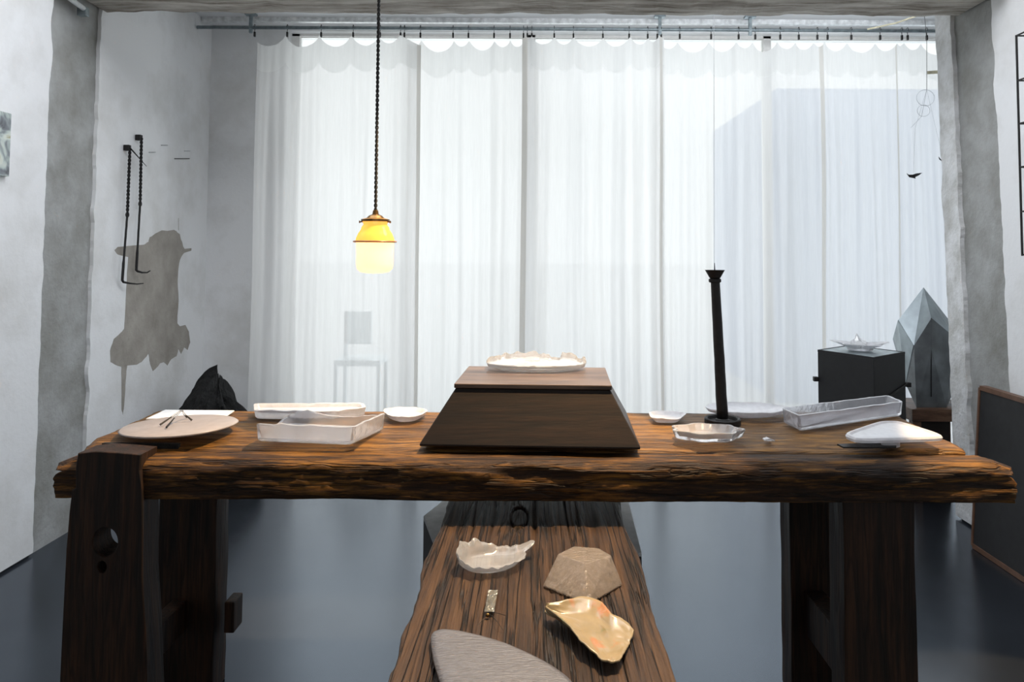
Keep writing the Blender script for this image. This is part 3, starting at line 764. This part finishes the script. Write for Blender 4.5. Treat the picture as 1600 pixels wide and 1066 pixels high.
o = g.out('shell_fragment', m, smooth=True); so = o.modifiers.new('thick', 'SOLIDIFY'); so.thickness = .003; so.offset = 1
tag(o, 'curled cream and orange ceramic fragment at the right of the plank bench', 'fragment')
# leaf-shaped fibre plate
lf = [(672, 1000), (677, 992), (690, 988), (715, 990), (750, 998), (790, 1010), (830, 1028), (862, 1045), (888, 1064), (905, 1085), (900, 1120), (850, 1150), (770, 1150), (715, 1120), (688, 1075), (676, 1035)]
ring = edge_ring([bp(*q, zb + .006) for q in lf], 5, .2)
g = G(); g.loft([inset(ring, .008), up(ring, .003), up(inset(ring, .001), .006), up(inset(ring, .012), .008), up(inset(ring, .03), .010)])
tag(g.out('leaf_plate', M['haired'], smooth=True), 'large leaf-shaped grey fibrous glass plate at the near left of the plank bench', 'plate')
# little silver tag with wire
c = bp(767, 938)
tg = thing('silver_tag', tuple(c), 'tiny crumpled silver tag with a bead and fine wires below the broken bowl', 'ornament')
g = G(); g.gridbox(6, 10, 1, lambda u, v, w_: tuple(bp(757 + 15 * u + 6 * v, 956 - 34 * v, zb + .004 + .003 * w_ + .003 * n1(u * 5, v * 7)))); g.out('plate', M['foil'], tg)
g = G(); p = bp(762, 961, zb + .005); g.lathe((p.x, p.y, zb + .001), [(.001, 0), (.003, .001), (.004, .004), (.003, .006), (.001, .007)], 12); g.out('bead', M['brass'], tg, smooth=True)
for a, b_ in (((760, 958), (746, 978)), ((764, 958), (786, 985)), ((762, 955), (790, 962))):
    g = G(); g.tube([bp(*a, zb + .004), bp((a[0] + b_[0]) / 2 + 2, (a[1] + b_[1]) / 2, zb + .008), bp(*b_, zb + .002)], .0005, 5); g.out('wire', M['iron'], tg)

# ---------------------------------------------------------------- background objects
# burnt stump left
g = G()
def sw(p, a):
    ca, sa = math.cos(a), math.sin(a); w_ = (p.z / .6)
    k = 1 + .35 * fbm(ca * 1.5 + 4, sa * 1.5, p.z * 4, 5) + .14 * abs(n1(ca * 6, sa * 6, p.z * 9))
    q = Vector((-1.80 + (p.x + 1.80) * k, 4.25 + (p.y - 4.25) * k, p.z))
    q.z += w_ * (.10 * fbm(ca * 1.6 + 2, sa * 1.6, 3, 5) + .03 * n1(ca * 9, sa * 9, 1) - .16 * max(0, ca + .2))
    return q
g.lathe((-1.80, 4.25, 0), [(.01 + .20 * (1 - (k / 30) ** 4) ** .7, .60 * k / 30) for k in range(31)], 90, warp=sw)
tag(g.out('charred_stump', M['char']), 'jagged charred black stump in the corner left of the curtains', 'stump')
# black cabinet
cb = thing('black_cabinet', (1.7, 3.85, 0), 'black square cabinet with a pale top in front of the right curtain', 'cabinet')
q = [Vector((1.485, 3.88, 0)), Vector((1.65, 3.60, 0)), Vector((1.908, 3.81, 0)), Vector((1.743, 4.09, 0))]
g = G(); g.loft([q, up(q, .79)]); g.out('body', M['black'], cb, bevel=.003)
g = G(); r1 = up(q, .79); r2 = up(q, .802); g.loft([r1, r2, up(inset(q, .012), .802), up(inset(q, .012), .796)]); g.out('rim', M['black'], cb)
g = G(); g.loft([up(inset(q, .014), .796), up(inset(q, .014), .800)]); g.out('top', M['steel'], cb)
for v_ in (q[0] + Vector((-.012, 0, .65)), q[2] + Vector((.012, 0, .635))):
    g = G(); g.box(v_ - Vector((.012, .012, .012)), v_ + Vector((.012, .012, .012))); g.out('latch', M['iron'], cb, bevel=.003)
g = G(); aa = q[1].lerp(q[2], .10); bb = q[1].lerp(q[2], 1.0); nn_ = Vector((.5, -.62, 0)).normalized() * .006
g.tube([aa + nn_ + Vector((0, 0, .575)), bb + nn_ + Vector((0, 0, .64))], .006, 6); g.out('rod', M['iron'], cb)
# star dish on the cabinet
c = Vector((1.695, 3.85, .806)); g = G(); n = 40
def star(s, z, k): return [Vector((c.x + s * (1 + k * (abs(((i % 8) - 4)) / 4 - .5)) * .5 * math.cos(2 * math.pi * i / n), c.y + s * (1 + k * (abs(((i % 8) - 4)) / 4 - .5)) * .5 * math.sin(2 * math.pi * i / n), c.z + z + (.012 * k * (abs((i % 8) - 4) / 4)) + (.03 if k and i == 8 else 0))) for i in range(n)]
g.loft([star(.12, 0, 0), star(.13, .012, .1), star(.225, .030, .75), star(.215, .033, .75), star(.12, .012, .1)])
tag(g.out('star_dish', M['frost']), 'white pointed star-shaped dish on the black cabinet', 'dish')
# faceted metal hood on a stool
st = thing('stool', (2.12, 4.1, 0), 'low dark wooden stool carrying the faceted metal hood', 'stool')
xa, xb, ya, yb = 2.00, 2.36, 3.93, 4.25
g = G(); g.box((xa, ya, .42), (xb, yb, .485)); g.out('seat', M['stool'], st, bevel=.004)
for x, y in ((xa, ya), (xb - .06, ya), (xa, yb - .06), (xb - .06, yb - .06)):
    g = G(); g.box((x + .005, y + .005, 0), (x + .05, y + .05, .42)); g.out('leg', M['stool'], st, bevel=.003)
g = G(); g.box((xa + .05, ya + .01, .0), (xa + .20, ya + .03, .42)); g.out('panel', M['plinth'], st)
YH = 4.08
hp = lambda px, py, dy=0: on_y(px, py, YH + dy)
hd = thing('metal_hood', tuple(hp(1455, 622)), 'tall faceted grey sheet metal hood with a pointed top, half behind the right pillar', 'sculpture')
apx = hp(1443, 449); v0 = hp(1404, 500, -.02); v1 = hp(1428, 540, -.12); v2 = hp(1455, 497, -.15); v3 = hp(1492, 528, -.08); v3b = hp(1500, 522, .1)
b0_ = hp(1416, 600, -.02); b1 = hp(1432, 622, -.10); b2 = hp(1478, 622, -.10); b3 = hp(1492, 605, 0); b4 = hp(1470, 615, .14); l0 = hp(1396, 530, .1); bk1 = hp(1430, 520, .18); bk2 = hp(1475, 515, .18)
for pt_ in (b1, b2, b4): pt_.z = .487
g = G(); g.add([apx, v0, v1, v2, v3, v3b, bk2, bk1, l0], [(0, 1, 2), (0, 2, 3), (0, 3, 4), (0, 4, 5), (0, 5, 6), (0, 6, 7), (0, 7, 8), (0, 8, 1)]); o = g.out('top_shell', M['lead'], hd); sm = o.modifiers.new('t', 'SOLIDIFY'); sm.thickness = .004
g = G(); cm = hp(1455, 545, -.14); g.add([v1, v2, v3, b2, b1, cm, b0_, b3, v3b, b4, l0, bk1, bk2],
    [(0, 1, 5), (1, 2, 5), (5, 2, 3), (0, 5, 4), (5, 3, 4), (0, 4, 6), (2, 7, 3), (2, 8, 7), (8, 12, 9, 7), (12, 11, 9), (11, 10, 6, 9), (6, 4, 9), (9, 4, 3), (9, 3, 7)])
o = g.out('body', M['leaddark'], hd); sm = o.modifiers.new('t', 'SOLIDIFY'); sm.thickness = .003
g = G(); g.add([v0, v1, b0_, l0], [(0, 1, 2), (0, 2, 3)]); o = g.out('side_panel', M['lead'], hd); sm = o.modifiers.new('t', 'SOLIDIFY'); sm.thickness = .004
g = G(); g.tube([v1, cm, v3], .003, 5); g.tube([v2, cm, hp(1455, 620, -.115)], .003, 5); g.out('seam', M['iron'], hd)

# boards leaning on the right wall
bd = thing('leaning_board', (1.98, 2.7, 0), 'large black board with a brown edge leaning on the right wall', 'board')
p = on_x(1520, 606, 1.97); pz = p.z; py_ = p.y
def lean(u, v, w_): return (1.955 + .022 * u + .05 * w_, 1.9 + (py_ - 1.9) * v, .012 + (pz - .012) * w_)
g = G(); g.gridbox(1, 1, 1, lean); g.out('panel', M['darkboard'], bd)
for a_, b_ in (((0, 1), (1, 1)), ((0, 0), (1, 0))):
    w0 = a_[1]; P0 = Vector(lean(.5, 0, w0)); P1 = Vector(lean(.5, 1, w0)); g = G()
    g.box((P0.x - .016, P0.y, P0.z - .010), (P0.x + .016, P1.y, P0.z + .010)); g.out('edge_strip', M['brownedge'], bd)
P0 = Vector(lean(.5, 1, 0)); P1 = Vector(lean(.5, 1, 1)); g = G()
g.gridbox(1, 1, 1, lambda u, v, w_: (P0.x - .016 + .032 * u + (P1.x - P0.x) * w_, P0.y - .002 + .012 * v, P0.z + (P1.z - P0.z) * w_)); g.out('edge_strip', M['brownedge'], bd)

# wire rack on the right wall
rk = thing('wire_rack', (2.05, 3.1, 1.3), 'black wire wall rack at the right edge of the picture', 'rack')
X0 = 1.985
a = on_x(1588, 55, X0); zt = a.z; yv = a.y; zb_ = on_x(1596, 400, X0).z
for (x, y) in ((X0, yv), (XR - .004, yv - .0), (X0, yv - .5), (XR - .004, yv - .5)):
    g = G(); g.tube([(x, y, zb_), (x, y, zt)], .0045, 8); g.out('upright', M['iron'], rk)
for py in (55, 126, 194, 262, 331, 398):
    z = on_x(1590, py, X0).z
    g = G()
    g.tube([(X0, yv, z), (XR - .004, yv, z), (XR - .004, yv - .5, z), (X0, yv - .5, z), (X0, yv, z)], .0035, 6)
    for k in range(1, 10): g.tube([(X0, yv - .05 * k, z), (XR - .004, yv - .05 * k, z)], .002, 5)
    g.out('shelf', M['iron'], rk)

# picture on the left wall
m, nt, b = mat('abstract_canvas'); v = coords(nt, (1, 1, 1)); nn = N(nt, 'ShaderNodeTexNoise', Scale=11.0, Detail=3, Distortion=.8); nt.links.new(v, nn.inputs['Vector'])
r = ramp(nt, [(.36, (.05, .045, .05)), (.44, (.18, .20, .22)), (.52, (.45, .52, .50)), (.6, (.62, .66, .60)), (.7, (.30, .28, .12))]); nt.links.new(nn.outputs['Fac'], r.inputs[0]); nt.links.new(r.outputs[0], b.inputs['Base Color'])
a = on_x(18, 178, XL + .02); zb2 = on_x(14, 276, XL + .02).z
g = G(); g.box((XL + .002, a.y - .42, zb2), (XL + .02, a.y, a.z)); tag(g.out('painting', m), 'small abstract grey and pale green painting on the left wall', 'picture')

# forged iron hooks on the left wall
def hookset(label, top, mid, bot, foot, seed):
    XH = XL + .03
    T = on_x(*top, XH); Md = on_x(*mid, XH); B = on_x(*bot, XH)
    t = thing('iron_hanger', tuple(B), label, 'hanger', 'iron hangers on left wall')
    g = G()
    for ph in (0, math.pi):
        g.tube([T.lerp(Md, k / 60) + Vector((.004 * math.cos(k * .9 + ph), .004 * math.sin(k * .9 + ph), 0)) for k in range(61)], .0045, 6)
    g.out('twisted_rod', M['iron'], t)
    g = G(); g.tube([Md + Vector((0, .011 * math.cos(a), .011 * math.sin(a) - .006)) for a in [k * math.pi / 8 for k in range(17)]], .004, 6); g.out('ring', M['iron'], t)
    g = G(); ft = [on_x(*f, XH + .0 + .05 * i / len(foot)) for i, f in enumerate(foot)]
    g.tube([Md.lerp(B, k / 16) + Vector((0, .002 * n1(k * .8, seed), 0)) for k in range(17)] + ft, [.0055] * 12 + [.007] * 5 + [.006 - .0045 * i / len(ft) for i in range(len(ft))], 8); g.out('hook_rod', M['iron'], t)
    g = G(); g.gridbox(1, 2, 2, lambda u, v, w_: (XL + .001 + .03 * u, T.y - .012 + .024 * v, T.z - .012 + .03 * w_)); g.out('wall_bracket', M['iron'], t, bevel=.003)
    return t
h1 = hookset('twisted black iron hanger on left wall, left and lower of the two', (203, 232), (199, 334), (191, 438), [(193, 441), (203, 443), (214, 444), (224, 443)], 1)
h2 = hookset('twisted black iron hanger on left wall, right and higher of the two', (221, 216), (219, 317), (213, 422), [(215, 424), (222, 426), (230, 426), (235, 423)], 2)
g = G(); g.tube([on_x(204, 232, XL + .035), on_x(229, 260, XL + .06)], [.004, .0012], 6); g.out('spike', M['iron'], h1)

# bird mobile on the right
YM = 4.30
mo = thing('bird_mobile', tuple(on_y(1446, 22, YM)), 'dark cut-out bird mobile hanging near the right pillar', 'mobile')
mp = lambda px, py: on_y(px, py, YM)
g = G(); g.tube([mp(1443, 10), mp(1446, 40), mp(1448, 64), mp(1448, 140)], .0016, 5); g.out('thread', M['thread'], mo)
def birdshape(pts_, nm='bird'):
    P_ = [mp(*q) for q in pts_]; g = G(); g.loft([P_, [p + Vector((0, .004, 0)) for p in P_]]); g.out(nm, M['iron'], mo)
birdshape(((1417, 271), (1420, 273), (1426, 273), (1432, 271), (1441, 270), (1436, 274), (1430, 277), (1431, 279), (1426, 278), (1421, 277)))
birdshape(((1467, 245), (1470, 249), (1475, 250), (1484, 248), (1479, 252), (1472, 252), (1468, 249)))
for cx_, cy_, r_ in ((1446, 153, 14), (1443, 173, 10)):
    g = G(); g.tube([mp(cx_ + r_ * math.cos(k * math.pi / 12), cy_ + r_ * .9 * math.sin(k * math.pi / 12)) for k in range(25)], .0010, 5); g.out('wire_ring', M['wire'], mo)
g = G(); g.tube([mp(1448, 140), mp(1440, 182), mp(1423, 200)], .0010, 5); g.out('wire', M['wire'], mo)
g = G(); g.tube([mp(1448, 140), mp(1430, 200), mp(1427, 271)], .0006, 4); g.tube([mp(1448, 140), mp(1462, 200), mp(1474, 249)], .0006, 4); g.out('wire', M['wire'], mo)
g = G(); P_ = [mp(*q) for q in ((1449, 111), (1465, 110), (1465, 115), (1449, 116))]; g.loft([P_, [p + Vector((0, .002, 0)) for p in P_]]); g.out('tape', M['tape'], mo)
# cane cord along the bay ceiling
g = G(); g.tube([on_y(1355, 46, 4.35), on_y(1400, 36, 4.3), on_y(1441, 22, 4.2)], .005, 6)
tag(g.out('cane', M['tape']), 'thin pale cane under the ceiling near the right pillar', 'cane')
# conduit at the upper left
cd = thing('conduit', tuple(on_x(134, 20, XL + .03)), 'white conduit tube with a metal clip at the top of the left pillar', 'pipe')
g = G(); e0 = on_x(134, 16, XL + .03); g.tube([e0, e0 + Vector((0, -.5, .06))], .012, 12); g.out('tube', M['white_metal'], cd, smooth=True)
g = G(); g.box(e0 + Vector((-.03, -.02, -.03)), e0 + Vector((.012, .01, .012))); g.out('clip', M['steel'], cd, bevel=.003)
